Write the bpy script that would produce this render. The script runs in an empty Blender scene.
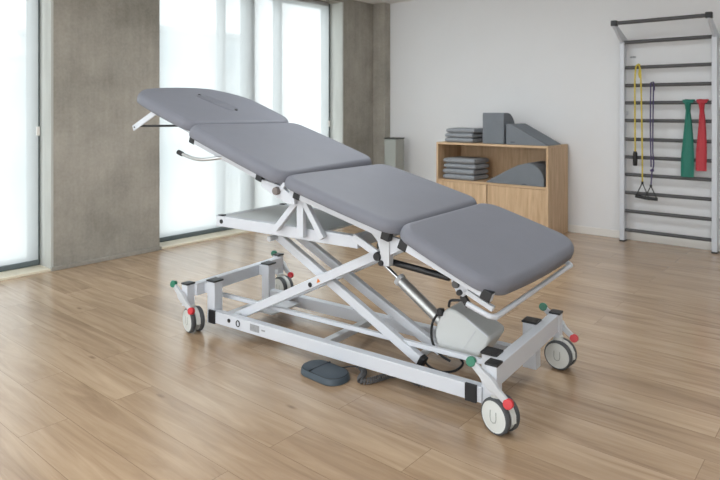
import bpy, bmesh, math, random
from mathutils import Vector, Matrix, noise
random.seed(4)
scene = bpy.context.scene
COL = scene.collection
PI = math.pi
V = Vector

# ------------------------------------------------------------------ materials
def s2l(c):
    return tuple(((x / 255) / 12.92 if x / 255 <= .04045 else ((x / 255 + .055) / 1.055) ** 2.4) for x in c)

def principled(name, rgb, rough=.5, metal=0., spec=.5, coat=0.):
    m = bpy.data.materials.new(name); m.use_nodes = True
    b = m.node_tree.nodes['Principled BSDF']
    b.inputs['Base Color'].default_value = (*s2l(rgb), 1)
    b.inputs['Roughness'].default_value = rough
    b.inputs['Metallic'].default_value = metal
    b.inputs['Specular IOR Level'].default_value = spec
    b.inputs['Coat Weight'].default_value = coat
    return m

def N(m, kind, **kw):
    n = m.node_tree.nodes.new(kind)
    for k, v in kw.items():
        if k in n.inputs: n.inputs[k].default_value = v
        else: setattr(n, k, v)
    return n

def lk(m, a, b): m.node_tree.links.new(a, b)

def noisy(name, rgb, var=.06, scale=8., rough=.5, bump=0., bscale=200., metal=0., spec=.5, stretch=(1, 1, 1)):
    """base colour with a soft noise variation and an optional fine bump"""
    m = principled(name, rgb, rough, metal, spec)
    b = m.node_tree.nodes['Principled BSDF']
    tc = N(m, 'ShaderNodeTexCoord')
    mp = N(m, 'ShaderNodeMapping'); mp.inputs['Scale'].default_value = stretch
    lk(m, tc.outputs['Object'], mp.inputs['Vector'])
    nz = N(m, 'ShaderNodeTexNoise', Scale=scale, Detail=5., Roughness=.6)
    lk(m, mp.outputs['Vector'], nz.inputs['Vector'])
    rp = N(m, 'ShaderNodeValToRGB')
    l = s2l(rgb)
    rp.color_ramp.elements[0].position = .3; rp.color_ramp.elements[1].position = .7
    rp.color_ramp.elements[0].color = (*[max(0, c * (1 - var)) for c in l], 1)
    rp.color_ramp.elements[1].color = (*[min(1, c * (1 + var)) for c in l], 1)
    lk(m, nz.outputs['Fac'], rp.inputs['Fac']); lk(m, rp.outputs['Color'], b.inputs['Base Color'])
    if bump:
        n2 = N(m, 'ShaderNodeTexNoise', Scale=bscale, Detail=3.)
        lk(m, mp.outputs['Vector'], n2.inputs['Vector'])
        bp = N(m, 'ShaderNodeBump', Strength=bump, Distance=.004)
        lk(m, n2.outputs['Fac'], bp.inputs['Height']); lk(m, bp.outputs['Normal'], b.inputs['Normal'])
    return m

def floor_material():
    m = principled('oak_planks', (190, 155, 120), .36, 0, .6, .35); m.node_tree.nodes['Principled BSDF'].inputs['Coat Roughness'].default_value = .26
    b = m.node_tree.nodes['Principled BSDF']
    tc = N(m, 'ShaderNodeTexCoord')
    br = N(m, 'ShaderNodeTexBrick', offset=.37, offset_frequency=2)
    br.inputs['Scale'].default_value = 1
    br.inputs['Brick Width'].default_value = 1.25
    br.inputs['Row Height'].default_value = .19
    br.inputs['Mortar Size'].default_value = .0011
    br.inputs['Mortar Smooth'].default_value = .2
    br.inputs['Bias'].default_value = 0
    br.inputs['Color1'].default_value = (0, 0, 0, 1); br.inputs['Color2'].default_value = (1, 1, 1, 1)
    br.inputs['Mortar'].default_value = (.5, .5, .5, 1)
    lk(m, tc.outputs['Object'], br.inputs['Vector'])
    # shift the grain per plank
    sc = N(m, 'ShaderNodeVectorMath', operation='SCALE'); sc.inputs['Scale'].default_value = 7.3
    lk(m, br.outputs['Color'], sc.inputs[0])
    ad = N(m, 'ShaderNodeVectorMath', operation='ADD')
    lk(m, tc.outputs['Object'], ad.inputs[0]); lk(m, sc.outputs[0], ad.inputs[1])
    mp = N(m, 'ShaderNodeMapping'); mp.inputs['Scale'].default_value = (.9, 9, 1)
    lk(m, ad.outputs[0], mp.inputs['Vector'])
    g = N(m, 'ShaderNodeTexNoise', Scale=1.6, Detail=7., Roughness=.55, Distortion=1.4)
    lk(m, mp.outputs['Vector'], g.inputs['Vector'])
    mp2 = N(m, 'ShaderNodeMapping'); mp2.inputs['Scale'].default_value = (2.2, 55, 1)
    lk(m, ad.outputs[0], mp2.inputs['Vector'])
    g2 = N(m, 'ShaderNodeTexNoise', Scale=2., Detail=4., Roughness=.7)
    lk(m, mp2.outputs['Vector'], g2.inputs['Vector'])
    mp3 = N(m, 'ShaderNodeMapping'); mp3.inputs['Scale'].default_value = (.55, 2.4, 1)
    lk(m, ad.outputs[0], mp3.inputs['Vector'])
    g3 = N(m, 'ShaderNodeTexNoise', Scale=2., Detail=3., Roughness=.5)
    lk(m, mp3.outputs['Vector'], g3.inputs['Vector'])
    r = N(m, 'ShaderNodeValToRGB')
    e = r.color_ramp.elements
    e[0].position = .30; e[0].color = (*s2l((138, 112, 87)), 1)
    e[1].position = .72; e[1].color = (*s2l((197, 172, 143)), 1)
    k = e.new(.5); k.color = (*s2l((170, 144, 116)), 1)
    # grain value
    a1 = N(m, 'ShaderNodeMath', operation='MULTIPLY'); a1.inputs[1].default_value = .54
    lk(m, g.outputs['Fac'], a1.inputs[0])
    a2 = N(m, 'ShaderNodeMath', operation='MULTIPLY_ADD'); a2.inputs[1].default_value = .10
    lk(m, g2.outputs['Fac'], a2.inputs[0]); lk(m, a1.outputs[0], a2.inputs[2])
    a3 = N(m, 'ShaderNodeMath', operation='MULTIPLY_ADD'); a3.inputs[1].default_value = .26
    lk(m, g3.outputs['Fac'], a3.inputs[0]); lk(m, a2.outputs[0], a3.inputs[2])
    sp = N(m, 'ShaderNodeSeparateColor'); lk(m, br.outputs['Color'], sp.inputs[0])
    a4 = N(m, 'ShaderNodeMath', operation='MULTIPLY_ADD'); a4.inputs[1].default_value = .10
    lk(m, sp.outputs[0], a4.inputs[0]); lk(m, a3.outputs[0], a4.inputs[2])
    lk(m, a4.outputs[0], r.inputs['Fac'])
    # sparse knots
    kv = N(m, 'ShaderNodeMapping'); kv.inputs['Scale'].default_value = (1.1, 3.2, 1)
    lk(m, ad.outputs[0], kv.inputs['Vector'])
    vo = N(m, 'ShaderNodeTexVoronoi', Scale=1.7)
    lk(m, kv.outputs['Vector'], vo.inputs['Vector'])
    kr = N(m, 'ShaderNodeMapRange'); kr.inputs['From Min'].default_value = .012; kr.inputs['From Max'].default_value = .075
    kr.inputs['To Min'].default_value = .55; kr.inputs['To Max'].default_value = 0
    lk(m, vo.outputs['Distance'], kr.inputs['Value'])
    mk = N(m, 'ShaderNodeMix', data_type='RGBA'); mk.inputs['B'].default_value = (*s2l((95, 66, 44)), 1)
    lk(m, kr.outputs['Result'], mk.inputs['Factor']); lk(m, r.outputs['Color'], mk.inputs['A'])
    mm = N(m, 'ShaderNodeMix', data_type='RGBA'); mm.inputs['B'].default_value = (*s2l((134, 110, 86)), 1)
    lk(m, br.outputs['Fac'], mm.inputs['Factor']); lk(m, mk.outputs['Result'], mm.inputs['A'])
    lk(m, mm.outputs['Result'], b.inputs['Base Color'])
    rr = N(m, 'ShaderNodeMapRange'); rr.inputs['To Min'].default_value = .20; rr.inputs['To Max'].default_value = .30
    lk(m, g2.outputs['Fac'], rr.inputs['Value']); lk(m, rr.outputs['Result'], b.inputs['Roughness'])
    bp = N(m, 'ShaderNodeBump', Strength=.05, Distance=.001)
    lk(m, g2.outputs['Fac'], bp.inputs['Height']); lk(m, bp.outputs['Normal'], b.inputs['Normal'])
    return m

def wood_material(name='oak_veneer', grain=(14, 14, 1.2)):
    m = principled(name, (190, 150, 108), .5)
    b = m.node_tree.nodes['Principled BSDF']
    tc = N(m, 'ShaderNodeTexCoord')
    mp = N(m, 'ShaderNodeMapping'); mp.inputs['Scale'].default_value = grain
    lk(m, tc.outputs['Object'], mp.inputs['Vector'])
    g = N(m, 'ShaderNodeTexNoise', Scale=2.4, Detail=7., Roughness=.62, Distortion=.4)
    lk(m, mp.outputs['Vector'], g.inputs['Vector'])
    r = N(m, 'ShaderNodeValToRGB'); e = r.color_ramp.elements
    e[0].position = .28; e[0].color = (*s2l((184, 151, 116)), 1)
    e[1].position = .72; e[1].color = (*s2l((219, 190, 155)), 1)
    lk(m, g.outputs['Fac'], r.inputs['Fac']); lk(m, r.outputs['Color'], b.inputs['Base Color'])
    return m

def concrete_material():
    m = principled('board_marked_concrete', (150, 144, 136), .8, 0, .3)
    b = m.node_tree.nodes['Principled BSDF']
    tc = N(m, 'ShaderNodeTexCoord')
    n1 = N(m, 'ShaderNodeTexNoise', Scale=1.6, Detail=7., Roughness=.65)
    lk(m, tc.outputs['Object'], n1.inputs['Vector'])
    mp = N(m, 'ShaderNodeMapping'); mp.inputs['Scale'].default_value = (9, 9, .7)
    lk(m, tc.outputs['Object'], mp.inputs['Vector'])
    n2 = N(m, 'ShaderNodeTexNoise', Scale=2.2, Detail=6., Roughness=.6)
    lk(m, mp.outputs['Vector'], n2.inputs['Vector'])
    n3 = N(m, 'ShaderNodeTexNoise', Scale=45., Detail=3.)
    lk(m, tc.outputs['Object'], n3.inputs['Vector'])
    a = N(m, 'ShaderNodeMath', operation='MULTIPLY'); a.inputs[1].default_value = .68
    lk(m, n1.outputs['Fac'], a.inputs[0])
    a2 = N(m, 'ShaderNodeMath', operation='MULTIPLY_ADD'); a2.inputs[1].default_value = .17
    lk(m, n2.outputs['Fac'], a2.inputs[0]); lk(m, a.outputs[0], a2.inputs[2])
    a3 = N(m, 'ShaderNodeMath', operation='MULTIPLY_ADD'); a3.inputs[1].default_value = .15
    lk(m, n3.outputs['Fac'], a3.inputs[0]); lk(m, a2.outputs[0], a3.inputs[2])
    r = N(m, 'ShaderNodeValToRGB'); e = r.color_ramp.elements
    e[0].position = .33; e[0].color = (*s2l((130, 127, 119)), 1)
    e[1].position = .67; e[1].color = (*s2l((178, 173, 164)), 1)
    lk(m, a3.outputs[0], r.inputs['Fac']); lk(m, r.outputs['Color'], b.inputs['Base Color'])
    bp = N(m, 'ShaderNodeBump', Strength=.15, Distance=.004)
    lk(m, a3.outputs[0], bp.inputs['Height']); lk(m, bp.outputs['Normal'], b.inputs['Normal'])
    return m

def blind_material():
    m = bpy.data.materials.new('sheer_blind_fabric'); m.use_nodes = True
    nt = m.node_tree; nt.nodes.clear()
    out = N(m, 'ShaderNodeOutputMaterial')
    tr = N(m, 'ShaderNodeBsdfTranslucent'); tr.inputs['Color'].default_value = (.49, .508, .513, 1)
    df = N(m, 'ShaderNodeBsdfDiffuse'); df.inputs['Color'].default_value = (.9, .91, .915, 1)
    tp = N(m, 'ShaderNodeBsdfTransparent'); tp.inputs['Color'].default_value = (1, 1, 1, 1)
    m1 = N(m, 'ShaderNodeMixShader'); m1.inputs[0].default_value = .25
    lk(m, tr.outputs[0], m1.inputs[1]); lk(m, df.outputs[0], m1.inputs[2])
    tc = N(m, 'ShaderNodeTexCoord')
    wv = N(m, 'ShaderNodeTexNoise', Scale=60., Detail=2.)
    lk(m, tc.outputs['Object'], wv.inputs['Vector'])
    mr = N(m, 'ShaderNodeMapRange'); mr.inputs['To Min'].default_value = .13; mr.inputs['To Max'].default_value = .155
    lk(m, wv.outputs['Fac'], mr.inputs['Value'])
    m2 = N(m, 'ShaderNodeMixShader')
    lk(m, mr.outputs['Result'], m2.inputs[0])
    lk(m, m1.outputs[0], m2.inputs[1]); lk(m, tp.outputs[0], m2.inputs[2])
    lk(m, m2.outputs[0], out.inputs['Surface'])
    return m

def glass_material():
    m = bpy.data.materials.new('window_glass'); m.use_nodes = True
    nt = m.node_tree; nt.nodes.clear()
    out = N(m, 'ShaderNodeOutputMaterial')
    tp = N(m, 'ShaderNodeBsdfTransparent'); tp.inputs['Color'].default_value = (.955, .975, .975, 1)
    gl = N(m, 'ShaderNodeBsdfGlossy'); gl.inputs['Roughness'].default_value = .02
    fr = N(m, 'ShaderNodeFresnel', IOR=1.45)
    mx = N(m, 'ShaderNodeMixShader')
    ge = N(m, 'ShaderNodeNewGeometry')                     # only the outer faces of the pane reflect
    iv = N(m, 'ShaderNodeMath', operation='SUBTRACT'); iv.inputs[0].default_value = 1
    lk(m, ge.outputs['Backfacing'], iv.inputs[1])
    mu = N(m, 'ShaderNodeMath', operation='MULTIPLY')
    lk(m, fr.outputs[0], mu.inputs[0]); lk(m, iv.outputs[0], mu.inputs[1])
    lk(m, mu.outputs[0], mx.inputs[0]); lk(m, tp.outputs[0], mx.inputs[1]); lk(m, gl.outputs[0], mx.inputs[2])
    lk(m, mx.outputs[0], out.inputs['Surface'])
    return m

M = dict(
    floor=floor_material(), wood=wood_material(), wood_h=wood_material('oak_veneer_shelf', (1.2, 14, 14)), concrete=concrete_material(),
    reveal=noisy('smooth_concrete_reveal', (186, 188, 184), .08, 3, .75, .1, 60, stretch=(4, 4, .6)),
    plaster=noisy('white_plaster', (223, 224, 226), .012, 2, .85, .05, 120),
    ceil=noisy('ceiling_plaster', (226, 226, 224), .012, 2, .9, .04, 120),
    skirting=noisy('white_skirting', (226, 224, 220), .01, 3, .5),
    sill=noisy('cream_threshold', (228, 220, 200), .05, 6, .45, stretch=(1, 1, 1)),
    frame=noisy('dark_window_frame', (92, 103, 106), .05, 5, .45),
    frame_light=noisy('grey_mullion', (150, 158, 161), .03, 5, .45),
    blind=blind_material(), glass=glass_material(),
    white=noisy('white_powder_coat', (203, 207, 214), .012, 6, .38, .02, 300),
    greycoat=noisy('pale_grey_powder_coat', (196, 199, 203), .02, 6, .4),
    panel=noisy('grey_cover_panel', (204, 208, 208), .02, 4, .55),
    black=noisy('black_plastic', (24, 25, 28), .1, 20, .45, .03, 300),
    vinyl=noisy('grey_vinyl', (120, 122, 131), .025, 5, .58, .10, 420, spec=.26),
    vinyl_dark=noisy('grey_vinyl_plug', (112, 114, 123), .025, 5, .55, .10, 420, spec=.3),
    motor=noisy('motor_housing_grey', (200, 204, 204), .02, 6, .5, .04, 240),
    alu=principled('brushed_aluminium', (196, 198, 198), .45, .8),
    chrome=principled('chrome_rod', (205, 207, 208), .14, 1.),
    tire=noisy('grey_rubber', (74, 77, 80), .06, 20, .6),
    hub=noisy('wheel_hub_offwhite', (205, 208, 205), .02, 10, .45),
    mark=noisy('wheel_hub_groove', (150, 155, 152), .03, 10, .5),
    green=noisy('green_pedal_pad', (24, 112, 84), .05, 20, .4),
    red=noisy('red_pedal_pad', (196, 32, 42), .05, 20, .4),
    knob=noisy('brown_grey_knob', (118, 110, 106), .05, 20, .5),
    label=noisy('grey_type_plate', (150, 152, 155), .15, 60, .5),
    orange=noisy('orange_warning', (214, 120, 40), .03, 10, .5),
    pedal=noisy('slate_foot_pedal', (62, 73, 82), .04, 10, .5, .04, 260),
    pedal_line=noisy('pedal_seam', (30, 36, 42), .04, 10, .6),
    cord=noisy('dark_grey_cord', (84, 84, 86), .06, 30, .55),
    felt=noisy('grey_foam_cover', (116, 122, 129), .04, 8, .8, .12, 350),
    felt_dark=noisy('grey_foam_seam', (72, 78, 86), .04, 8, .8),
    towel=noisy('grey_fleece', (146, 150, 156), .08, 60, .95, .35, 160),
    rung=noisy('dark_grey_rung', (78, 78, 80), .05, 10, .45),
    yellow=noisy('yellow_latex', (206, 184, 62), .03, 10, .4),
    purple=noisy('purple_latex', (62, 50, 98), .03, 10, .4),
    greenband=noisy('green_latex_band', (20, 112, 96), .08, 14, .5, stretch=(8, 8, .7)),
    redband=noisy('red_latex_band', (180, 48, 60), .08, 14, .5, stretch=(8, 8, .7)),
    bin=noisy('grey_painted_steel', (158, 160, 154), .03, 4, .4, metal=.3),
    bin_dark=noisy('bin_dark_rim', (70, 72, 70), .03, 4, .6),  # colour of the bin's dark top rim
    facade=noisy('far_facade', (200, 206, 209), .03, 1, .9),
    facade_win=noisy('far_facade_window', (176, 186, 191), .05, 1, .3),
    pave=noisy('outdoor_paving', (205, 205, 200), .04, 1, .9),
    dark=noisy('dark_plinth_and_gap_shade', (46, 40, 34), .05, 10, .8),  # dark plinth colour, reused as painted shade behind the door gap
)

# ------------------------------------------------------------------ mesh builder
class MB:
    def __init__(self): self.bm = bmesh.new(); self.mi = 0
    def _add(self, verts, faces):
        vs = [self.bm.verts.new(v) for v in verts]
        for f in faces:
            try:
                fc = self.bm.faces.new([vs[i] for i in f]); fc.material_index = self.mi
            except ValueError: pass
        return self
    def hexa(self, p):   # 8 corners, bottom ring then top ring
        return self._add(p, [(3, 2, 1, 0), (4, 5, 6, 7), (0, 1, 5, 4), (1, 2, 6, 5), (2, 3, 7, 6), (3, 0, 4, 7)])
    def box(self, x0, x1, y0, y1, z0, z1):
        return self.hexa([(x0, y0, z0), (x1, y0, z0), (x1, y1, z0), (x0, y1, z0), (x0, y0, z1), (x1, y0, z1), (x1, y1, z1), (x0, y1, z1)])
    def bar(self, p, q, w, h, up=(0, 1, 0)):
        """square tube from p to q; w measured along «up», h across it"""
        p, q = V(p), V(q); d = (q - p).normalized(); u = V(up); u = (u - d * u.dot(d)).normalized(); s = d.cross(u)
        c = [(-w / 2, -h / 2), (w / 2, -h / 2), (w / 2, h / 2), (-w / 2, h / 2)]
        return self.hexa([p + u * a + s * b for a, b in c] + [q + u * a + s * b for a, b in c])
    def prism(self, poly, axis, a, b):
        """closed polygon of (i, j) extruded along axis from a to b"""
        def P(i, j, k): return {'x': (k, i, j), 'y': (i, k, j), 'z': (i, j, k)}[axis]
        n = len(poly)
        vs = [P(i, j, a) for i, j in poly] + [P(i, j, b) for i, j in poly]
        return self._add(vs, [tuple(range(n)), tuple(range(2 * n - 1, n - 1, -1))] + [(k, k + n, (k + 1) % n + n, (k + 1) % n) for k in range(n)])
    def rings(self, rings, cap0=True, cap1=True, closed=False):
        n = len(rings[0]); vs = [p for r in rings for p in r]; fs = []
        m = len(rings)
        for i in range(m if closed else m - 1):
            j = (i + 1) % m
            for k in range(n):
                fs.append((i * n + k, i * n + (k + 1) % n, j * n + (k + 1) % n, j * n + k))
        if not closed:
            if cap0: fs.append(tuple(range(n - 1, -1, -1)))
            if cap1: fs.append(tuple((m - 1) * n + k for k in range(n)))
        return self._add(vs, fs)
    def tube(self, pts, r, seg=10, closed=False, flat=None):
        pts = [V(p) for p in pts]; out = []; prev = None
        n = len(pts)
        for i, p in enumerate(pts):
            a = pts[(i - 1) % n] if (closed or i > 0) else p
            b = pts[(i + 1) % n] if (closed or i < n - 1) else p
            t = (b - a).normalized()
            if prev is None:
                u = t.cross(V((0, 0, 1)))
                if u.length < 1e-3: u = t.cross(V((0, 1, 0)))
                u.normalize()
            else:
                u = (prev - t * prev.dot(t)).normalized()
            prev = u; w = t.cross(u)
            rr = r[i] if isinstance(r, (list, tuple)) else r
            out.append([p + (u * math.cos(2 * PI * k / seg) + w * math.sin(2 * PI * k / seg)) * rr for k in range(seg)])
        return self.rings(out, closed=closed)
    def cyl(self, p, q, r, seg=20): return self.tube([p, q], r, seg)
    def lathe(self, prof, origin, axis, seg=36):
        """prof: (radius, distance along axis, material)"""
        o, a = V(origin), V(axis).normalized()
        u = a.cross(V((0, 0, 1)))
        if u.length < 1e-3: u = V((1, 0, 0))
        u.normalize(); w = a.cross(u)
        rs = [[o + a * h + (u * math.cos(2 * PI * k / seg) + w * math.sin(2 * PI * k / seg)) * max(r, 1e-4) for k in range(seg)] for r, h, *_ in prof]
        for i in range(len(rs) - 1):
            self.mi = prof[i][2] if len(prof[i]) > 2 else 0
            self.rings([rs[i], rs[i + 1]], False, False)
        return self
    def build(self, name, mats, parent=None, bevel=0, bseg=2, angle=35, subsurf=0):
        bmesh.ops.remove_doubles(self.bm, verts=self.bm.verts, dist=1e-6)
        bmesh.ops.recalc_face_normals(self.bm, faces=self.bm.faces)
        me = bpy.data.meshes.new(name); self.bm.to_mesh(me); self.bm.free()
        for m in (mats if isinstance(mats, (list, tuple)) else [mats]): me.materials.append(M[m])
        for p in me.polygons: p.use_smooth = True
        me.set_sharp_from_angle(angle=math.radians(angle))
        o = bpy.data.objects.new(name, me); COL.objects.link(o)
        if parent: o.parent = parent
        if bevel:
            b = o.modifiers.new('bevel', 'BEVEL'); b.width = bevel; b.segments = bseg; b.limit_method = 'ANGLE'; b.angle_limit = math.radians(40)
            b.harden_normals = True
        if subsurf:
            s = o.modifiers.new('sub', 'SUBSURF'); s.levels = s.render_levels = subsurf
        return o

def tag(o, label=None, cat=None, group=None, kind=None):
    for k, v in (('label', label), ('category', cat), ('group', group), ('kind', kind)):
        if v: o[k] = v
    return o

def thing(name, label, cat, loc=(0, 0, 0), rz=0, group=None):
    o = bpy.data.objects.new(name, None); COL.objects.link(o); o.empty_display_size = .1
    o.location = loc; o.rotation_euler = (0, 0, rz)
    return tag(o, label, cat, group)

def copy_tree(o, parent=None):
    c = o.copy(); COL.objects.link(c)
    if parent: c.parent = parent
    for ch in list(o.children): copy_tree(ch, c)
    return c

def struct(o): o['kind'] = 'structure'; return o

def bez(pts, n=8):
    """Catmull-Rom through pts"""
    p = [V(a) for a in pts]; p = [p[0] * 2 - p[1]] + p + [p[-1] * 2 - p[-2]]; out = []
    for i in range(1, len(p) - 2):
        for k in range(n):
            t = k / n
            out.append(.5 * ((2 * p[i]) + (p[i + 1] - p[i - 1]) * t + (2 * p[i - 1] - 5 * p[i] + 4 * p[i + 1] - p[i + 2]) * t * t + (3 * p[i] - p[i - 1] - 3 * p[i + 1] + p[i + 2]) * t ** 3))
    out.append(p[-2]); return out

# ------------------------------------------------------------------ the room (X along the back wall, Y towards it)
WX, WY, CZ = -4.89, 6.20, 2.60
struct(MB().box(-5.25, 2.6, -3.2, 6.5, -.12, 0).build('floor', 'floor'))
struct(MB().box(-5.25, 2.6, -3.2, 6.5, CZ, CZ + .15).build('ceiling', 'ceil'))
struct(MB().box(-5.25, 2.6, WY, WY + .2, 0, CZ).build('wall_back', 'plaster'))
struct(MB().box(2.0, 2.2, -3.2, WY, 0, CZ).build('wall_right', 'plaster'))
w = MB(); w.box(-5.22, WX, 2.114, 3.04, 0, CZ); w.box(-5.22, WX, 5.514, WY, 0, CZ)      # concrete piers
w.box(-5.5, WX, -3.2, -2.2, 0, CZ)
w.box(-5.22, WX, -2.2, 2.114, 2.545, CZ); w.box(-5.22, WX, 3.04, 5.514, 2.545, CZ)      # lintels
wl = struct(w.build('wall_left', 'concrete'))
struct(MB().box(WX, -4.70, 6.085, WY, 0, CZ).build('trim_1', 'concrete', bevel=.004))     # slim concrete return in the corner
struct(MB().box(WX - .30, WX + .003, 2.096, 2.114, 0, 2.545).build('trim_2', 'reveal'))     # window reveals
struct(MB().box(WX - .30, WX + .003, 5.496, 5.514, 0, 2.545).build('trim_3', 'reveal'))
struct(MB().box(WX - .02, WX + .022, 2.10, 3.05, 0, .03).build('baseboard_left', 'concrete', bevel=.004))
struct(MB().box(-4.70, 2.0, WY - .014, WY, 0, .075).build('baseboard_back', 'skirting', bevel=.004))
# formwork tie holes in the concrete
for i, (y, z) in enumerate([(2.58, 2.06), (2.62, .56), (5.63, 1.87), (5.97, 1.86)]):
    h = MB(); h.lathe([(.0, .0005), (.010, .0005), (.014, .003), (.020, .0)], (WX - .001, y, z), (1, 0, 0), 16)
    struct(h.build('trim_%d' % (4 + i), 'concrete'))

def window(n, y0, y1, muls):
    xg = -5.14
    f = MB()
    f.box(xg - .05, xg + .05, y0, y0 + .06, 0.0, 2.545); f.box(xg - .05, xg + .05, y1 - .06, y1, 0, 2.545)
    f.box(xg - .05, xg + .05, y0 + .06, y1 - .06, 0.0, .075); f.box(xg - .05, xg + .05, y0 + .06, y1 - .06, 2.48, 2.545)
    fr = struct(f.build('window_%d' % n, 'frame', bevel=.004))
    for y, wd in muls: MB().box(xg - .05, xg + .05, y - wd / 2, y + wd / 2, .075, 2.48).build('mullion', 'frame_light', fr, bevel=.004)
    MB().box(xg - .012, xg + .012, y0 + .055, y1 - .055, .07, 2.485).build('pane', 'glass', fr)
    return fr
window(1, -2.2, 2.096, [(-1.1, .07), (.0, .07), (1.1, .07)])
window(2, 3.04, 5.496, [(3.90, .05), (4.25, .12), (4.68, .06)])
struct(MB().box(-5.09, WX, -2.2, 2.096, 0, .018).build('trim_20', 'sill', bevel=.002))
struct(MB().box(-5.09, WX, 3.04, 5.496, 0, .018).build('trim_21', 'sill', bevel=.002))

def blind(y0, y1, label, chain_y):
    t = thing('roller_blind', label, 'blind', (-5.03, (y0 + y1) / 2, 0))
    a, b = y0 - (y0 + y1) / 2, y1 - (y0 + y1) / 2
    rows = 26; mb = MB()
    pr = [[(0.002 * math.sin(k * .9 + s), a + (b - a) * k / 40, .075 + (2.535 - .075) * j / rows) for k in range(41)] for j in range(rows + 1) for s in (0,)]
    vs = [p for r in pr for p in r]
    mb._add(vs, [(j * 41 + k, j * 41 + k + 1, (j + 1) * 41 + k + 1, (j + 1) * 41 + k) for j in range(rows) for k in range(40)])
    mb.build('fabric', 'blind', t)
    MB().box(-.012, .012, a, b, .042, .075).build('bottom_rail', 'frame', t, bevel=.003)
    MB().box(-.05, -.004, a, b, 2.49, 2.540).build('cassette', 'skirting', t, bevel=.006)
    MB().box(.015, .035, chain_y - .012, chain_y + .012, 1.05, 1.12).build('chain_holder', 'skirting', t, bevel=.004)
    return t
blind(-2.15, 2.060, 'white translucent roller blind over the window left of the concrete pier', 2.060 - (-2.15 + 2.060) / 2 - .012)
blind(3.05, 5.41, 'white translucent roller blind over the window behind the raised headrest', 5.385 - (3.05 + 5.385) / 2 - .01)

# ---- outside the windows
struct(MB().box(-60, -5.6, -30, 60, -3.2, -3.0).build('ground', 'pave'))
def building(loc, w, d, h, label, rows, cols):
    t = thing('building', label, 'building', loc)
    MB().box(-d, 0, -w / 2, w / 2, 0, h).build('wall', 'facade', t)
    MB().box(-d - .2, .25, -w / 2 - .25, w / 2 + .25, h, h + .3).build('roof_slab', 'facade', t)
    for r in range(rows):
        for c in range(cols):
            y = -w / 2 + w * (c + .5) / cols; z = h * (r + .35) / rows
            MB().box(-.05, .06, y - w / cols * .3, y + w / cols * .3, z, z + h / rows * .5).build('window', 'facade_win', t)
building((-27, 6.5, -3), 9, 8, 6.4, 'pale low building seen through the blind left of the pier', 2, 4)
building((-30, 19.5, -3), 10, 8, 8.6, 'pale taller building seen through the blind behind the headrest', 3, 3)

# ------------------------------------------------------------------ treatment table
TA = math.radians(4.3)
table = thing('treatment_table', 'height adjustable treatment table with four grey padded sections on a white wheeled scissor frame', 'treatment table', (-2.922, 2.026, 0), TA)
YN, YF = -.03, .80                    # padding edges across the table

def outline(x0, x1, y0, y1, rs, bulge=(0, 0, 0, 0), n=10):
    """rounded rectangle; rs radii at (x0y0, x1y0, x1y1, x0y1); bulge of edges (y0, x1, y1, x0) outwards"""
    pts = []
    cs = [(x0 + rs[0], y0 + rs[0], PI, rs[0]), (x1 - rs[1], y0 + rs[1], 1.5 * PI, rs[1]), (x1 - rs[2], y1 - rs[2], 0, rs[2]), (x0 + rs[3], y1 - rs[3], .5 * PI, rs[3])]
    for ci, (cx, cy, a0, r) in enumerate(cs):
        for k in range(n + 1):
            a = a0 + .5 * PI * k / n
            pts.append((cx + r * math.cos(a), cy + r * math.sin(a)))
        nx, ny, na, nr = cs[(ci + 1) % 4]
        p = pts[-1]; q = (nx + nr * math.cos(na), ny + nr * math.sin(na))
        for k in range(1, 8):
            pts.append((p[0] + (q[0] - p[0]) * k / 8, p[1] + (q[1] - p[1]) * k / 8))
    xm, ym = (x0 + x1) / 2, (y0 + y1) / 2; hx, hy = (x1 - x0) / 2, (y1 - y0) / 2
    out = []
    for x, y in pts:
        u, v = (x - xm) / hx, (y - ym) / hy
        x += (bulge[1] * max(u, 0) ** 3 - bulge[3] * max(-u, 0) ** 3) * (1 - v * v)
        y += (bulge[2] * max(v, 0) ** 3 - bulge[0] * max(-v, 0) ** 3) * (1 - u * u)
        out.append((x, y))
    return out

def offset(poly, d):
    n = len(poly); out = []
    for i in range(n):
        a, b = V(poly[i - 1]), V(poly[(i + 1) % n]); t = (b - a).normalized()
        out.append((poly[i][0] - t.y * d, poly[i][1] + t.x * d))
    return out

def frame_of(x0, z0, deg):
    """section frame: local x runs down the slope, local z is the surface normal"""
    a = math.radians(deg); return Matrix.Translation((x0, 0, z0)) @ Matrix.Rotation(a, 4, 'Y')

def cushion(name, fr, poly, t, dome=.004, er=.036, sk=(.02, .02), twist=0.):
    m = MB(); cx = sum(p[0] for p in poly) / len(poly); cy = sum(p[1] for p in poly) / len(poly)
    rings = []
    ev = t * .58; xa = min(q[0] for q in poly); xb = max(q[0] for q in poly)
    for ins, z in [(.012, 0), (.003, .003), (0, .010)] + [(er * (1 - math.cos(a)), t - ev + ev * math.sin(a)) for a in [PI / 2 * k / 9 for k in range(10)]]:
        rings.append([(x, y, z) for x, y in offset(poly, ins)])
    last = offset(poly, er)
    for s in (.93, .8, .55, .25):
        rings.append([(cx + (x - cx) * s, cy + (y - cy) * s, t + dome * (1 - s * s)) for x, y in last])
    rings = [[(x + (sk[0] + (sk[1] - sk[0]) * (x - xa) / (xb - xa)) * ((y - YN) / (YF - YN) - .5), y, z * (.74 + .26 * (y - YN) / (YF - YN)) - twist * max(0, (x - xa) / (xb - xa)) * (1 - 2.4 * (y - YN) / (YF - YN))) for x, y, z in r] for r in rings]
    m.rings(rings)
    m.bm.transform(fr)
    return m.build(name, 'vinyl', table, angle=60)

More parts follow.
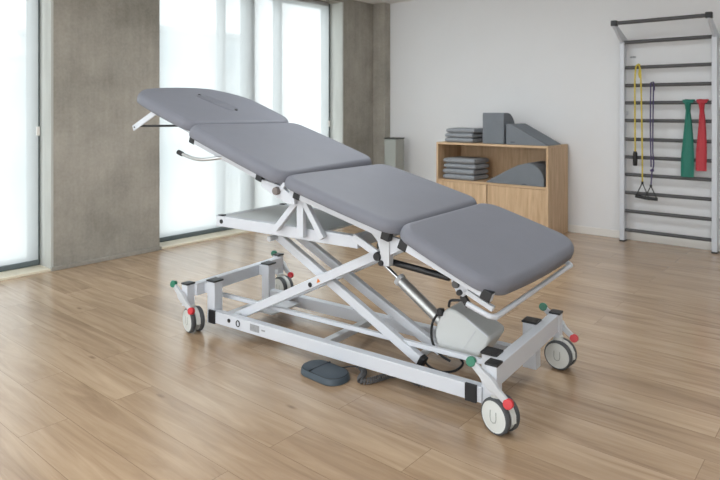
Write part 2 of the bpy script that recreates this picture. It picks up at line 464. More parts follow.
FH, FB, FS, FL_ = frame_of(0, 1.113, 19.8), frame_of(0, 1.1, 18.4), frame_of(.705, .873, 14.7), frame_of(1.355, .709, 20.8)
head_poly = outline(-.605, .012, YN + .02, YF - .01, (.12, .075, .11, .22), (.02, .0, .02, .07))
back_poly = outline(-.010, .722, YN, YF, (.075, .08, .08, .085), (.010, .0, .010, .0))
seat_poly = outline(-.005, .680, YN, YF, (.075, .085, .08, .085), (.010, .0, .010, .0))
leg_poly = outline(.002, .518, YN, YF, (.085, .10, .11, .10), (.010, .02, .010, .0))
head = cushion('head_cushion', FH, head_poly, .083, sk=(.02, .08))
cushion('back_cushion', FB, back_poly, .09, sk=(.08, .0))
cushion('seat_cushion', FS, seat_poly, .078, sk=(.05, .02))
cushion('leg_cushion', FL_, leg_poly, .078, sk=(.03, .065), twist=.024)
# breathing slot in the headrest with its soft plug
sl = MB()
sp = outline(-.155, .155, -.055, .055, (.052,) * 4, n=8)
sl.rings([[(x, y, 0) for x, y in sp], [(x, y, .003) for x, y in offset(sp, .001)], [(x, y, .005) for x, y in offset(sp, .005)]])
slm = FH @ Matrix.Translation((-.335, .43, .0745)) @ Matrix.Rotation(math.radians(1.4), 4, 'X') @ Matrix.Rotation(math.radians(12), 4, 'Z')
sl.bm.transform(slm)
sl.build('face_slot_plug', 'vinyl_dark', head)
for sx in (-.15, .15):
    e = MB(); e.lathe([(0, .008), (.008, .008), (.011, .005), (.011, 0)], (sx, 0, 0), (0, 0, 1), 12); e.bm.transform(slm)
    e.build('eyelet', 'black', head)

# rails under the sections with black end caps
def rails(nm, fr, xa, xb, caps, ys=(.02, .74), size=.032):
    for y in ys:
        m = MB(); m.box(xa, xb, y - .014, y + .014, -size - .008, -.004); m.bm.transform(fr)
        r = m.build(nm, 'white', table, bevel=.003)
        for c in caps:
            k = MB(); k.box(c - .022, c + .022, y - .017, y + .017, -size - .012, -.001); k.bm.transform(fr)
            k.build('rail_cap', 'black', r, bevel=.004)
    for x in (xa + .06, xb - .06):
        m = MB(); m.box(x - .015, x + .015, ys[0], ys[1], -size, -.006)
        m.bm.transform(fr); m.build('cross_rail', 'greycoat', table, bevel=.002)
rails('headrest_rail', FH, -.40, -.05, (), (.06, .70), .02)
rails('backrest_rail', FB, -.01, .55, (-.01, .545))
rails('seat_rail', FS, .02, .62, (.070, .605))
rails('leg_rail', FL_, .02, .475, (.045, .452), (-.005, .74))
# hinge brackets between backrest and seat, with the grey pivot knob
for y in (.02, .74):
    b = MB(); b.prism([(.525, .895), (.525, .858), (.60, .825), (.69, .79), (.75, .785), (.75, .83), (.70, .845), (.665, .868), (.60, .885)], 'y', y - .012, y + .012)
    br = b.build('hinge_bracket', 'white', table, bevel=.003)
    MB().lathe([(0, -.022), (.018, -.022), (.020, -.014), (.020, .0)], (.640, y - .012, .846), (0, 1, 0), 20).build('pivot_knob', 'knob', br)
    c = MB(); c.bar((.655, y, .85), (.685, y, .885), .03, .022); c.build('hinge_tab', 'white', br, bevel=.003)
# adjustment levers at the headrest
b = MB(); b.bar((-.553, -.005, 1.137), (-.30, -.005, 1.252), .010, .036, (0, 1, 0))
hb = b.build('headrest_strut', 'white', table, bevel=.003)
MB().cyl((-.535, -.012, 1.145), (-.535, .0, 1.145), .006, 12).build('bolt', 'black', hb)
b = MB(); b.bar((-.553, .72, 1.137), (-.30, .72, 1.252), .010, .036, (0, 1, 0)); b.build('headrest_strut', 'white', table, bevel=.003)
MB().cyl((-.515, .0, 1.153), (-.10, .03, 1.160), .007, 10).build('headrest_rod', 'black', table)
# bent release handle beside the backrest
pts = bez([(-.066, -.035, 1.008), (.02, -.035, .988), (.096, -.035, .980), (.16, -.02, .984), (.24, .02, .995), (.32, .07, 1.0)], 6)
hd = MB().tube(pts, .0095, 12).build('release_handle', 'alu', table)
MB().lathe([(0, -.024), (.010, -.024), (.0135, -.019), (.0135, .018), (.010, .022), (0, .022)], (-.066, -.035, 1.008), (-.95, 0, .28), 16).build('handle_grip', 'black', hd)

# ---- upper lift frame
UZ0, UZ1 = .600, .658
for y in (.10, .60):
    m = MB(); m.box(.10, 1.08, y - .02, y + .02, UZ0, UZ1)
    r = m.build('lift_frame_rail', 'white', table, bevel=.003)
    MB().box(.11, .145, y - .014, y + .014, UZ1, UZ1 + .005).build('rail_plug', 'black', r)
    MB().lathe([(0, -.004), (.012, -.004), (.012, .0)], (.145, y - .02, .629), (0, 1, 0), 16).build('bolt', 'black', r)
for x in (.10, 1.03): MB().box(x, x + .04, .12, .58, UZ0, UZ1).build('lift_frame_cross_bar', 'white', table, bevel=.003)
MB().box(.14, .86, .12, .58, UZ1 - .012, UZ1 - .002).build('cover_panel', 'panel', table, bevel=.002)
# A-shaped seat supports
for y in (.055, .645):
    m = MB()
    m.bar((.735, y, .80), (.585, y, .64), .028, .032); m.box(.735, .778, y - .014, y + .014, .62, .815)
    m.bar((.775, y, .80), (.895, y, .63), .028, .030)
    m.build('seat_support', 'white', table, bevel=.003)
# hip bracket: upright post and triangular gusset at the foot end of the seat
for y in (.055, .645):
    m = MB(); m.box(1.235, 1.285, y - .018, y + .018, .555, .70)
    m.build('hip_post', 'greycoat', table, bevel=.003)
    g = MB(); g.bar((1.06, y + .022, .655), (1.235, y + .022, .575), .014, .034); g.prism([(1.17, .705), (1.235, .695), (1.235, .60), (1.215, .66)], 'y', y - .010, y + .010)
    g.prism([(1.275, .69), (1.36, .68), (1.46, .645), (1.46, .635), (1.36, .645), (1.275, .60)], 'y', y - .010, y + .010)
    g.build('hip_gusset', 'white', table, bevel=.002)
    if y < .1:
        for px, pz, pr in ((1.222, .592, .020), (1.243, .566, .013)):
            MB().lathe([(0, -.018), (pr * .85, -.018), (pr, -.01), (pr, 0.02)], (px, y - .01, pz), (0, 1, 0), 18).build('pivot_cap', 'black', table)

# ---- scissor arms
def arm(p, q, y, w=.034, h=.046):
    m = MB(); m.bar((p[0], y, p[1]), (q[0], y, q[1]), w, h); return m.build('scissor_arm', 'white', table, bevel=.004)
a1 = arm((.20, .095), (1.22, .605), .150)
MB().lathe([(0, -.003), (.012, -.003), (.012, .0)], (.746, .133, .364), (0, 1, 0), 16).build('bolt', 'black', a1)
w_ = MB(); w_.prism([(.790, .380), (.812, .391), (.796, .404)], 'y', .1315, .134); w_.build('warning_sign', 'orange', a1)
arm((.20, .095), (1.22, .605), .520)
MB().cyl((1.15, .170, .605), (1.15, .22, .605), .022, 18).build('tube_end', 'black', table)
a2 = arm((.44, .585), (1.365, .102), .195)
k = MB(); k.bar((1.350, .195, .110), (1.375, .195, .097), .040, .05); k.build('arm_end_cap', 'black', a2, bevel=.004)
arm((.44, .575), (1.385, .112), .335)
for px, pz, ya, yb, pr in ((.235, .113, .10, .55, .016), (.47, .565, .12, .58, .014), (1.34, .118, .18, .55, .014), (.746, .364, .14, .53, .011), (1.205, .595, .07, .62, .014)):
    MB().cyl((px, ya, pz), (px, yb, pz), pr, 16).build('pivot_shaft', 'greycoat', table)

# ---- lift actuator with motor
ac = MB().cyl((1.165, .32, .414), (1.42, .32, .240), .027, 24).build('lift_actuator', 'alu', table)
MB().cyl((1.05, .32, .492), (1.17, .32, .411), .010, 16).build('actuator_rod', 'chrome', ac)
MB().lathe([(0, 0), (.029, 0), (.031, .004), (.031, .018), (.027, .02)], (1.155, .32, .421), (.255, 0, -.174), 24).build('actuator_collar', 'greycoat', ac)
mo = MB(); mo.prism([(1.395, .214), (1.405, .270), (1.435, .325), (1.465, .350), (1.50, .345), (1.570, .318), (1.665, .265), (1.672, .250), (1.610, .150), (1.59, .135), (1.46, .125), (1.41, .160)], 'y', .25, .42)
mt = mo.build('motor_housing', 'motor', table, bevel=.014, bseg=4)
s = MB(); s.bar((1.555, .250, .322), (1.66, .250, .262), .006, .008)
s.build('housing_ridge', 'white', mt, bevel=.002); s = MB(); s.bar((1.60, .250, .275), (1.53, .250, .165), .003, .003); s.build('housing_seam', 'greycoat', mt)
s = MB(); s.box(1.412, 1.438, .242, .27, .308, .340); s.build('plug', 'black', mt, bevel=.004)
MB().tube(bez([(1.41, .245, .31), (1.39, .24, .27), (1.385, .24, .21), (1.40, .24, .165), (1.44, .24, .13), (1.48, .245, .115)], 6), .006, 8).build('motor_cable', 'black', mt)
MB().tube(bez([(1.36, .21, .10), (1.40, .21, .078), (1.455, .215, .070), (1.50, .25, .075), (1.515, .30, .095), (1.475, .32, .12), (1.46, .32, .15)], 6), .0055, 8).build('control_cable', 'black', table)
# gas spring below the leg section
gs = MB().cyl((1.265, .10, .560), (1.55, .10, .535), .015, 18).build('gas_spring', 'black', table)
MB().cyl((1.215, .10, .565), (1.27, .10, .560), .007, 12).build('spring_rod', 'chrome', gs)

# leg section pivot lug and the paper-roll bar
b = MB(); b.prism([(1.605, .585), (1.605, .55), (1.632, .500), (1.66, .495), (1.68, .525), (1.68, .56)], 'y', .008, .030); b.bar((1.66, .019, .523), (1.785, .019, .468), .022, .022)
lg = b.build('leg_lug', 'white', table, bevel=.003)
for px, pz, pr in ((1.628, .543, .016), (1.645, .512, .012)):
    MB().lathe([(0, -.014), (pr * .85, -.014), (pr, -.008), (pr, .0)], (px, .008, pz), (0, 1, 0), 18).build('bolt', 'rung' if pr > .014 else 'black', lg)
c = MB(); c.bar((1.645, .03, .495), (1.675, .03, .455), .02, .024); c.tube(bez([(1.66, .03, .478), (1.62, .03, .47), (1.585, .04, .458), (1.575, .045, .43)], 6), .006, 8); c.build('bar_clip', 'black', lg, bevel=.003)
FBX = lambda x: .468 - .33 * (x - 1.67)
pp = [(1.67, .02, FBX(1.67)), (1.75, .02, FBX(1.75)), (1.772, .026, FBX(1.772)), (1.785, .05, FBX(1.78)), (1.79, .10, FBX(1.78) + .003), (1.862, .69, .500), (1.868, .72, .504), (1.862, .742, .508), (1.845, .752, .511), (1.80, .752, .515), (1.75, .752, .53)]
MB().tube(bez(pp, 5), .0115, 14).build('foot_bar', 'white', table)

# ---- base
HX, FX = -.02, 1.795
HY0, HY1 = .0, .775
FY0, FY1 = .0, .74
BZ0, BZ1 = .06, .125
for y in (.085, .56):
    m = MB(); m.box(.065, 1.715, y - .022, y + .022, BZ0, BZ1)
    r = m.build('base_beam', 'white', table, bevel=.003)
    if y < .2:
        MB().lathe([(0, -.003), (.011, -.003), (.011, .0)], (.225, y - .022, .097), (0, 1, 0), 16).build('bolt', 'black', r)
        MB().tube([(.295 + .013 * math.cos(2 * PI * k / 20), y - .0235, .095 + .016 * math.sin(2 * PI * k / 20)) for k in range(20)], .003, 6, closed=True).build('hole_ring', 'black', r)
        MB().box(.388, .455, y - .0235, y - .022, .078, .114).build('type_plate', 'label', r)
        MB().box(.472, .498, y - .0235, y - .022, .092, .100).build('maker_mark', 'label', r)
MB().box(.0, 1.74, .19, .212, .160, .182).build('side_rail', 'white', table, bevel=.003)
for xa, xb, za, zb in ((.83, .87, .075, .11), (.14, .20, .085, .115)): MB().box(xa, xb, .107, .538, za, zb).build('base_cross_bar', 'greycoat', table, bevel=.003)
for X, y0, y1, Xf, ix, z0, zt, zp in ((-.015, HY0, HY1, -.055, .06, .205, .272, .283), (FX, FY0, FY1, FX, 1.735, .180, .262, .262)):
    d = 1 if X < 1 else -1
    m = MB(); m.bar((X, y0 + .02, (z0 + zt) / 2), (Xf, y1 - .02, (z0 + zt) / 2), zt - z0, .046, (0, 0, 1))
    cb = m.build('end_cross_bar', 'white', table, bevel=.003)
    for yy in (.10, .555):
        f = (yy - y0) / (y1 - y0); xm = X + (Xf - X) * f
        xa, xb = sorted((xm + d * .020, xm + d * .085)) if d < 0 else (xm + .058, xm + .118)
        if d > 0: MB().box(xm + .015, xa + .002, yy - .022, yy + .022, z0 + .004, zt - .006).build('post_bridge', 'white', table, bevel=.002)
        po = MB().box(xa, xb, yy - .030, yy + .030, .05, zp).build('end_post', 'white', table, bevel=.003)
        MB().box(xa - .004, xb + .004, yy - .036, yy + .036, zp - .002, zp + .008).build('post_cap', 'black', po, bevel=.003)
for x in (.088, 1.668):
    MB().box(x - .026, x + .026, .055, .068, BZ0 - .004, BZ1 + .004).build('beam_end_cap', 'black', table, bevel=.003)

MB().box(.13, .36, .26, .50, .098, .108).build('base_plate', 'greycoat', table, bevel=.002)
# ---- casters, each swivelled its own way
WR = .069
def caster(x, y, yaw, zt=.272, trail=(.02, .0), yo=-.040):
    yaw = math.radians(yaw); tr = V((trail[0], trail[1], 0))
    c = MB(); c.box(-.024, .024, -.026, .026, .15, zt)
    ca = c.build('caster', 'white', table, bevel=.003); ca.location = (x, y, 0); ca['label'] = 'white post on a twin wheel with green and red brake pads'
    MB().box(-.027, .027, -.029, .029, zt - .002, zt + .008).build('post_cap', 'black', ca, bevel=.003)
    ax = V((math.sin(yaw), -math.cos(yaw), 0))               # wheel axis, outer side first
    f = MB()
    rs = []
    for k in range(9):                                         # hood over the wheels
        a = math.radians(-10 + 200 * k / 8)
        rs.append([V((math.cos(a) * r_, 0, math.sin(a) * r_ + WR)) for r_ in (.030, .071)])
    side = V((-ax.y, ax.x, 0))
    def w3(p, t): return tr + side * p.x + V((0, 0, p.z)) + ax * t
    f.rings([[w3(a, -.012), w3(b_, -.012), w3(b_, .012), w3(a, .012)] for a, b_ in rs])
    f.cyl(tr * .5 + V((0, 0, .118)), tr * .5 + V((0, 0, .155)), .024, 16)
    f.build('caster_fork', 'hub', ca, bevel=.002)
    for s_ in (1, -1):
        wl_ = MB(); o = tr + V((0, 0, WR)) + ax * (s_ * .014); a = ax * s_
        wl_.lathe([(0, .0, 0), (WR - .008, .0, 1), (WR - .002, .002, 1), (WR, .008, 1), (WR, .018, 1), (WR - .004, .024, 1), (WR - .0095, .026, 0), (WR - .0105, .0235, 0), (WR - .03, .026, 0), (.02, .028, 0), (0, .0285, 0)], o, a, 40)
        if s_ == 1:
            wl_.mi = 2
            u = side; q = o + a * .0275
            wl_.tube([q + u * px + V((0, 0, pz)) for px, pz in [(-.014, .022), (-.015, -.005), (-.011, -.018), (0, -.023), (.011, -.018), (.015, -.005), (.014, .022)]], .0022, 6)
        wl_.build('wheel', ['hub', 'tire', 'mark'], ca)
    L = .076; dz = .062
    zc = .205; sg = 1 if yo > 0 else -1
    p = MB(); p.rings([[(px + q * dz / .098, yo - w_ / 2, pz + q * L / .098), (px - q * dz / .098, yo - w_ / 2, pz - q * L / .098), (px - q * dz / .098, yo + w_ / 2, pz - q * L / .098), (px + q * dz / .098, yo + w_ / 2, pz + q * L / .098)] for px, pz, q, w_ in ((-L, zc + dz, .013, .014), (-.03, zc + .025, .015, .02), (-.012, zc + .01, .021, .026), (.012, zc - .01, .021, .026), (.03, zc - .025, .014, .02), (L, zc - dz, .013, .014))])
    p.cyl((0, yo + sg * .01, .205), (0, yo - sg * .02, .205), .012, 14)
    pe = p.build('brake_pedal', 'greycoat', ca, bevel=.004)
    for (px, pz), mt_, nm in (((-L, .205 + dz), 'green', 'lock_pad'), ((L, .205 - dz), 'red', 'release_pad')):
        g = MB(); nrm = V((.12, -.96, .25)).normalized()
        g.lathe([(0, -.0115), (.0175, -.011), (.0195, -.009), (.0195, .009), (.0175, .011), (0, .0115)], (px, yo, pz), nrm, 20)
        g.build(nm, mt_, ca)['label'] = 'green round pedal pad' if mt_ == 'green' else 'red round pedal pad'
    return ca
caster(FX, FY0 - .002, -18, .264, (.022, .012))
caster(-.035, HY0 - .005, -16, .272, (.018, .024))
caster(FX + .002, FY1, -6, .262, (.022, .0), .038)
caster(-.088, HY1 + .008, -10, .275, (.045, .0), .040)

# ------------------------------------------------------------------ foot switch with coiled cord, on the floor
def tl(x, y, z=0):
    c, s_ = math.cos(TA), math.sin(TA); return (-2.922 + c * x - s_ * y, 2.026 + s_ * x + c * y, z)
fs = thing('foot_switch', 'dark slate oval foot switch with a coiled cord on the floor beside the table', 'foot switch', tl(.948, .003), TA - .12)
po = outline(-.130, .130, -.076, .076, (.070,) * 4, n=10)
m = MB(); m.rings([[(x, y, 0) for x, y in offset(po, .003)], [(x, y, .004) for x, y in po], [(x, y, .024) for x, y in offset(po, .003)], [(x, y, .031) for x, y in offset(po, .009)], [(x, y, .034) for x, y in offset(po, .018)], [(x * .5, y * .5, .036) for x, y in po]])
m.build('pedal_body', 'pedal', fs)
m = MB(); m.box(-.040, -.032, -.070, .070, .030, .0372); m.build('rocker_groove', 'pedal_line', fs, bevel=.002)
m = MB(); m.tube([(x, y, .030) for x, y in offset(po, .010)], .0025, 6, closed=True); m.build('pedal_rim', 'pedal_line', fs)
# coiled cord
def loc_fs(p):
    q = Matrix.Translation(fs.location) @ Matrix.Rotation(fs.rotation_euler.z, 4, 'Z'); return q.inverted() @ V(p)
path = bez([tl(.985, .088, .018), tl(1.02, .125, .02), tl(1.065, .135, .017), tl(1.10, .105, .016), tl(1.115, .06, .016), tl(1.135, .03, .016), tl(1.165, .045, .016), tl(1.19, .10, .016), tl(1.215, .16, .016), tl(1.25, .19, .016), tl(1.30, .185, .016), tl(1.345, .165, .016), tl(1.385, .165, .016), tl(1.43, .20, .018)], 60)
out = []; acc = 0; prev = None
for i, p in enumerate(path):
    t = (path[min(i + 1, len(path) - 1)] - path[max(i - 1, 0)]).normalized()
    if prev is not None: acc += (p - prev).length
    prev = p
    u = t.cross(V((0, 0, 1))).normalized(); w2 = u.cross(t)
    r = .0125 * min(1, max(0, (acc - .055) / .05)); r = max(r, 0.0002)
    a = 2 * PI * acc / .0125
    out.append((p, t, u, w2, r, acc))
dense = []
tot = out[-1][5]; n_ = int(tot / .0125 * 12); j = 0
for k in range(n_ + 1):
    d = tot * k / n_
    while j < len(out) - 2 and out[j + 1][5] < d: j += 1
    p, t, u, w2, r, s0 = out[j]; q = out[j + 1]; f = (d - s0) / max(1e-9, q[5] - s0)
    pp_ = p.lerp(q[0], f); a = 2 * PI * d / .0125; rr = r + (q[4] - r) * f
    dense.append(loc_fs(pp_ + u * (rr * math.cos(a)) + w2 * (rr * math.sin(a))))
MB().tube(dense, .0031, 6).build('coiled_cord', 'cord', fs)

# ------------------------------------------------------------------ oak cabinet at the back wall
CX0, CX1, CY0, CY1, CH = -3.675, -2.40, 5.68, 6.18, .90
cab = thing('storage_cabinet', 'light oak storage cabinet with an open shelf above two doors', 'cabinet', ((CX0 + CX1) / 2, (CY0 + CY1) / 2, 0))
hw, hd_ = (CX1 - CX0) / 2, (CY1 - CY0) / 2
T = .022
MB().box(-hw, hw, -hd_, hd_, CH - T, CH).build('top_panel', 'wood_h', cab, bevel=.0015)
for s_ in (-1, 1):
    a, b = sorted((s_ * hw, s_ * (hw - T))); MB().box(a, b, -hd_, hd_, .0, CH - T).build('side_panel', 'wood', cab, bevel=.0015)
MB().box(-hw + T, hw - T, hd_ - .012, hd_, .06, CH - T).build('back_panel', 'wood', cab)
SZ = .500
MB().box(-hw + T, hw - T, -hd_ + .004, hd_ - .012, SZ - T, SZ).build('shelf', 'wood_h', cab, bevel=.0015)
MB().box(-hw + T, hw - T, -hd_ + .004, hd_ - .012, .06, .082).build('bottom_panel', 'wood_h', cab)
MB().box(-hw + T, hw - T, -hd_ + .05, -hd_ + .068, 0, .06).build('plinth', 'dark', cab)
MB().box(-hw + T + .595 - .012, -hw + T + .595 + .012, -hd_ + .021, -hd_ + .04, .082, SZ - T).build('door_gap_shade', 'dark', cab)  # dark strip behind the door gap, its shade put into the colour
mid = -hw + T + .595
for a, b in ((-hw + T + .002, mid - .005), (mid + .005, hw - T - .002)):
    MB().box(a, b, -hd_ + .001, -hd_ + .019, .064, SZ - T - .003).build('door', 'wood', cab, bevel=.0015)

def folded(wd, dp, h, seed, layers=1):
    """folded blanket: soft slabs with a rounded fold in front"""
    m = MB()
    for l in range(layers):
        hh = h / layers; n1, n2 = 16, 12; rs = []
        for i in range(n1 + 1):
            x = -wd / 2 + wd * i / n1
            ex = min(1, min(i, n1 - i) / 1.2 + .72)
            r = []
            hx = hh * .95
            prof = []
            for k in range(7): a = -PI / 2 - PI * k / 6; prof.append((-dp / 2 + hx / 2 + math.cos(a) * hx / 2, hx / 2 + math.sin(a) * hx / 2))
            for k in range(1, 8): prof.append((-dp / 2 + hx / 2 + (dp - hx) * k / 8, hx))
            for k in range(7): a = PI / 2 - PI * k / 6; prof.append((dp / 2 - hx / 2 + math.cos(a) * hx / 2, hx / 2 + math.sin(a) * hx / 2))
            for k in range(1, 8): prof.append((dp / 2 - hx / 2 - (dp - hx) * k / 8, 0))
            for y, z in prof:
                nz = noise.noise(V((x * 9 + seed * 3.1, y * 9, z * 20 + l * 5 + seed)))
                zz = (z - hx / 2) * ex + hx / 2
                if layers > 0: zz += max(0, nz) * -.006 * (1 if z > hx * .6 else 0)
                rs_x = x + nz * .004
                r.append((rs_x, y * (1 + .012 * nz), l * hh + zz))
            rs.append(r)
        m.rings(rs)
    return m

def stack(n, name, wd, dp, h, x, y, z, group, labels, rz=0):
    for i in range(n):
        o = folded(wd, dp, h, i + len(labels[0]) * .37).build(name, 'towel', angle=70)
        o.location = (x + random.uniform(-.006, .006), y + random.uniform(-.006, .006), z + i * h)
        o.rotation_euler = (0, 0, rz + random.uniform(-.02, .02))
        tag(o, labels[i], 'blanket', group)
stack(3, 'folded_blanket', .34, .30, .052, -3.405, 5.86, CH + .001, 'blankets on top of the cabinet',
      ['bottom grey folded blanket in the stack on top of the cabinet', 'middle grey folded blanket in the stack of three on top of the cabinet', 'uppermost grey folded blanket in the stack on top of the cabinet'])
stack(4, 'folded_blanket', .38, .32, .0585, -3.41, 5.865, SZ + .001, 'blankets on the open shelf',
      ['lowest of four grey folded blankets stacked on the open shelf', 'second grey folded blanket from the bottom of the shelf stack',
       'third grey folded blanket from the bottom of the shelf stack', 'top grey folded blanket of the stack inside the open shelf'])

# block cushion with one rounded edge
b = MB()
bp = [(-.125, .003), (-.122, 0), (.122, 0), (.125, .003), (.125, .297), (.122, .300), (-.122, .300), (-.125, .297)]
prof = [(0, 0)] + [(0, .32)] + [(.10 + .0, .32)]
side = [(-.15, 0), (.15, 0)] + [(.15 - .20 + .20 * math.cos(a), .12 + .20 * math.sin(a)) for a in [PI / 2 * k / 10 for k in range(11)]] + [(-.15, .32)]
b.prism([(y_ * .9, z_) for y_, z_ in side], 'x', -.122, .122)
o = b.build('block_cushion', 'felt', bevel=.010, bseg=3); o.location = (-3.0, 5.84, CH + .001)
tag(o, 'tall grey foam block cushion standing beside the blankets on the cabinet', 'cushion')
# wedge cushion on top
b = MB(); b.prism([(-.22, 0), (.215, 0), (.215, .006), (-.165, .208), (-.22, .208)], 'y', -.17, .17)
o = b.build('wedge_cushion', 'felt', bevel=.008, bseg=3); o.location = (-2.632, 5.87, CH + .001)
tag(o, 'grey sloping wedge cushion on the right end of the cabinet top', 'cushion')
MB().box(-.17, -.125, -.1725, -.170, .022, .030).build('sewn_tag', 'felt_dark', o)
s = MB(); s.tube([(-.162, -.167, .207), (.213, -.167, .009)], .003, 6); s.build('seam', 'felt_dark', o)
# half-round wedge on the shelf
b = MB()
pr_ = [(-.375, 0), (.25, 0)] + [(.25 - .17 + .17 * math.cos(a), .04 + .185 * math.sin(a)) for a in [PI / 2 * k / 10 for k in range(11)]] + [(-.02, .198), (-.14, .140), (-.375, .010)]
b.prism(pr_, 'y', -.17, .17)
o = b.build('rounded_cushion', 'felt', bevel=.008, bseg=3); o.location = (-2.70, 5.87, SZ + .001)
tag(o, 'grey foam cushion with a rounded back lying inside the open shelf', 'cushion')
MB().box(.02, .07, -.1725, -.170, .006, .014).build('sewn_tag', 'felt_dark', o)

# ------------------------------------------------------------------ waste bin in the corner
bn = thing('waste_bin', 'tall grey metal bin standing in the corner by the concrete wall', 'bin', (-4.45, 5.95, 0))
m = MB(); m.box(-.088, .088, -.09, .09, .0, .90); m.build('body', 'bin', bn, bevel=.012, bseg=3)
m = MB(); m.box(-.090, .090, -.092, .092, .90, .915); m.build('lid', 'bin_dark', bn, bevel=.004)

# ------------------------------------------------------------------ wall bars
BX0, BX1, BY = -1.835, -1.062, 6.10
wb = thing('wall_bars', 'white wall bars with dark grey rungs fixed to the back wall', 'wall bars', ((BX0 + BX1) / 2, BY, 0))
h_ = (BX1 - BX0) / 2
for s_ in (-1, 1):
    x = s_ * h_
    m = MB(); m.box(x - .022, x + .022, -.035, .035, .012, 1.90)
    up = m.build('upright', 'white', wb, bevel=.004)
    MB().box(x - .024, x + .024, -.037, .037, 0, .012).build('foot_pad', 'black', up)
    m = MB(); m.prism([(-.03, 1.78), (.095, 1.82), (.095, 1.93), (-.25, 2.06), (-.28, 2.05), (-.28, 2.02), (-.03, 1.88)], 'x', x - .012, x + .012)
    m.build('top_bracket', 'white', wb, bevel=.003)
    m = MB(); 
    for z in (.25, 1.2): m.box(x - .02, x + .02, .03, .10, z, z + .04)
    m.build('wall_bracket', 'white', wb, bevel=.003)
    MB().box(x - .025, x + .025, -.285, -.225, 2.025, 2.075).build('bar_end', 'black', wb, bevel=.004)
rz_ = [.108, .290, .465, .637, .803, .972, 1.150, 1.317, 1.482, 1.652]
for z in rz_:
    MB().cyl((-h_ + .02, 0, z), (h_ - .02, 0, z), .0165, 16).build('rung', 'rung', wb)
MB().cyl((-h_ + .0, -.015, 1.892), (h_ - .0, -.015, 1.892), .0175, 16).build('rung', 'rung', wb)
MB().cyl((-h_ - .01, -.255, 2.05), (h_ + .01, -.255, 2.05), .0175, 16).build('pull_up_bar', 'rung', wb)
MB().box(-h_ + .04, -h_ + .09, .085, .095, 1.75, 1.765).build('maker_mark', 'label', wb)
def wbx(x, y, z): return (x, y, z)

# ---- exercise tubes and bands hung on the rungs
def handle(root, top, dx, zt, zb, w, mat='black', lean=0.):
    """triangular strap with a foam grip"""
    x, y = top
    s_ = MB(); s_.tube([(x, y, zt), (x - w / 2, y, zb + lean * w / 2)], .005, 8); s_.tube([(x, y, zt), (x + w / 2, y, zb - lean * w / 2)], .005, 8)
    s_.lathe([(0, -.008), (.011, -.008), (.011, .012), (0, .012)], (x, y, zt), (0, 0, 1), 12)
    st = s_.build('strap', mat, root)
    MB().tube([(x - w / 2 - .004, y, zb + lean * w / 2), (x + w / 2 + .004, y, zb - lean * w / 2)], .0155, 14).build('grip', mat, st)
ty_ = thing('resistance_tube', 'yellow resistance tube with black handles hung over a rung', 'exercise band', (-1.685, BY, 1.652))
fy = -.043
MB().tube(bez([(.036, fy, -1.08), (.032, fy, -.6), (.022, fy, -.1), (.012, fy - .003, .0), (-.004, fy + .01, .022), (-.006, .0, .028), (-.006, .032, .012), (-.016, .036, -.06), (-.006, .03, -.10)], 6), .0072, 10).build('tube', 'yellow', ty_)
MB().tube(bez([(.0, fy, .026), (-.02, fy, .0), (-.03, fy, -.12), (-.03, fy, -.4), (-.028, fy, -.80)], 6), .0072, 10).build('tube', 'yellow', ty_)
MB().lathe([(0, 0), (.014, .0), (.020, .012), (.020, .115), (.015, .135), (0, .135)], (-.028, fy, -.925), (0, 0, 1), 16).build('grip', 'black', ty_)
handle(ty_, (.036, fy), 0, -1.08, -1.215, .115, lean=.14)
tp_ = thing('resistance_tube', 'purple resistance tube with a black triangular handle hung over a rung', 'exercise band', (-1.565, BY, 1.482))
MB().tube(bez([(-.008, fy, -.76), (-.015, fy, -.4), (-.012, fy, -.03), (-.012, fy + .004, .015), (-.004, .0, .026), (0, .03, .01), (0, .034, -.05)], 6), .0058, 10).build('tube', 'purple', tp_)
MB().tube(bez([(.0, .0, .028), (.012, fy + .004, .012), (.012, fy, -.05), (.008, fy, -.3), (.006, fy, -.6), (.014, fy, -.72), (.003, fy, -.80)], 6), .0058, 10).build('tube', 'purple', tp_)
MB().lathe([(0, -.016), (.014, -.010), (.018, 0), (.014, .010), (0, .016)], (.0, fy, -.79), (0, 0, 1), 14).build('knot', 'purple', tp_)
MB().tube([(.0, fy, -.79), (.0, fy - .04, -.93)], .006, 8).build('tube', 'purple', tp_)
handle(tp_, (.0, fy - .04), 0, -.93, -1.045, .105, lean=.02)

def band(x, length, mat, label, wtop, wmid, wbot):
    t = thing('exercise_band', label, 'exercise band', (x, BY, 1.317))
    rs = []; n = 26; seg = 28
    for i in range(n + 1):
        f = i / n; z = .0 - length * f
        if f < .12: wd = wmid + (wtop * .55 - wmid) * (1 - f / .12)
        else: wd = wmid + (wbot - wmid) * min(1, (f - .12) / .6) ** .8
        dp = .013 - .004 * f
        r = []
        for k in range(seg):
            a = 2 * PI * k / seg; c = math.cos(a)
            pl = .004 * math.sin(c * 7 + f * 2) * (1 - .3 * f)
            r.append((c * wd + .004 * math.sin(f * 5), -.036 + math.sin(a) * dp + pl, z))
        rs.append(r)
    m = MB(); m.rings(rs); m.build('strip', mat, t, angle=60)
    m = MB(); rr = []
    for i in range(9):                       # the loop around the rung
        a = PI * (i / 8) * 1.2 - .2; y = -.030 * math.cos(a); z = .030 * math.sin(a)
        wd = wtop * (.75 + .25 * math.sin(PI * i / 8))
        rr.append([(-wd, y * .9, z * .9), (-wd * .4, y * 1.05, z * 1.05), (wd * .3, y * .95, z * .95), (wd, y, z), (wd, y * .75, z * .75), (0, y * .75, z * .75), (-wd, y * .7, z * .7)])
    m.rings(rr); m.build('knot', mat, t, angle=60)
    return t
band(-1.270, .665, 'greenband', 'green elastic exercise band knotted over a rung', .050, .018, .053)
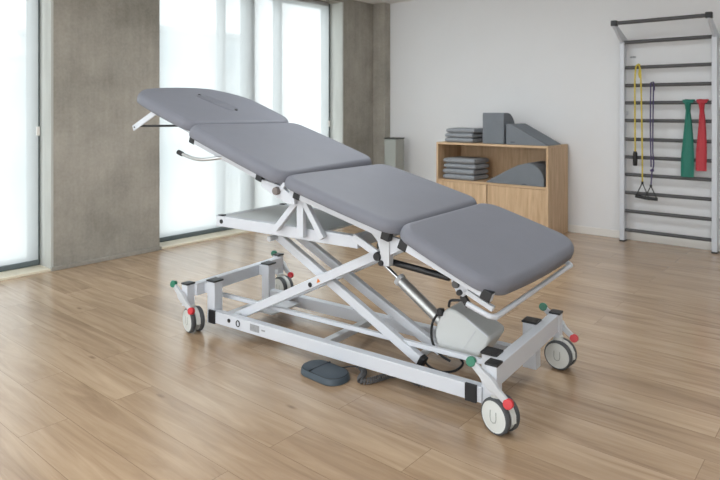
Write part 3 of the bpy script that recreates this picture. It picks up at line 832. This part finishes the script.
band(-1.160, .605, 'redband', 'red elastic exercise band knotted over a rung', .048, .018, .043)

# ------------------------------------------------------------------ light, world, camera
wd_ = bpy.data.worlds.new('overcast'); scene.world = wd_; wd_.use_nodes = True
nt = wd_.node_tree; bg = nt.nodes['Background']
tcw = nt.nodes.new('ShaderNodeTexCoord'); sx = nt.nodes.new('ShaderNodeSeparateXYZ'); rpw = nt.nodes.new('ShaderNodeValToRGB')
nt.links.new(tcw.outputs['Generated'], sx.inputs[0])
mpw = nt.nodes.new('ShaderNodeMapRange'); mpw.inputs['From Min'].default_value = -1; mpw.inputs['From Max'].default_value = 1
nt.links.new(sx.outputs['Z'], mpw.inputs['Value']); nt.links.new(mpw.outputs['Result'], rpw.inputs['Fac'])
e = rpw.color_ramp.elements
e[0].position = .46; e[0].color = (.80, .83, .85, 1)
e[1].position = .54; e[1].color = (.94, .975, 1.0, 1)
nt.links.new(rpw.outputs['Color'], bg.inputs['Color']); bg.inputs['Strength'].default_value = 2.9

def area(name, loc, rot, sx_, sy_, energy, col=(1, 1, 1)):
    l = bpy.data.lights.new(name, 'AREA'); l.shape = 'RECTANGLE'; l.size = sx_; l.size_y = sy_; l.energy = energy; l.color = col
    o = bpy.data.objects.new(name, l); COL.objects.link(o); o.location = loc; o.rotation_euler = rot; return o
# unseen fill lamps added under the ceiling to brighten the room
for x, y, e_ in ((-2.6, .6, 21), (-.2, .6, 14), (-.2, 3.4, 11), (-2.8, 3.6, 26)):
    area('ceiling_fill', (x, y, CZ - .02), (0, 0, 0), .6, .6, e_, (.90, .96, 1))

cd = bpy.data.cameras.new('camera'); cam = bpy.data.objects.new('camera', cd); COL.objects.link(cam)
cam.location = (0, 0, 1.25); cam.rotation_euler = (PI / 2, 0, math.radians(40))
cd.sensor_width = 36; cd.lens = 612 / 720 * 36
cd.shift_y = -(240 - 110) / 720
cd.dof.use_dof = True; cd.dof.focus_distance = 2.9; cd.dof.aperture_fstop = 4.0
cd.clip_end = 300
scene.camera = cam
vs_ = scene.view_settings
vs_.view_transform = 'Standard'; vs_.look = 'None'; vs_.gamma = 1; vs_.use_curve_mapping = False
vs_.exposure = 0.42
scene.cycles.use_denoising = True
scene.cycles.max_bounces = 10; scene.cycles.diffuse_bounces = 5; scene.cycles.transparent_max_bounces = 12
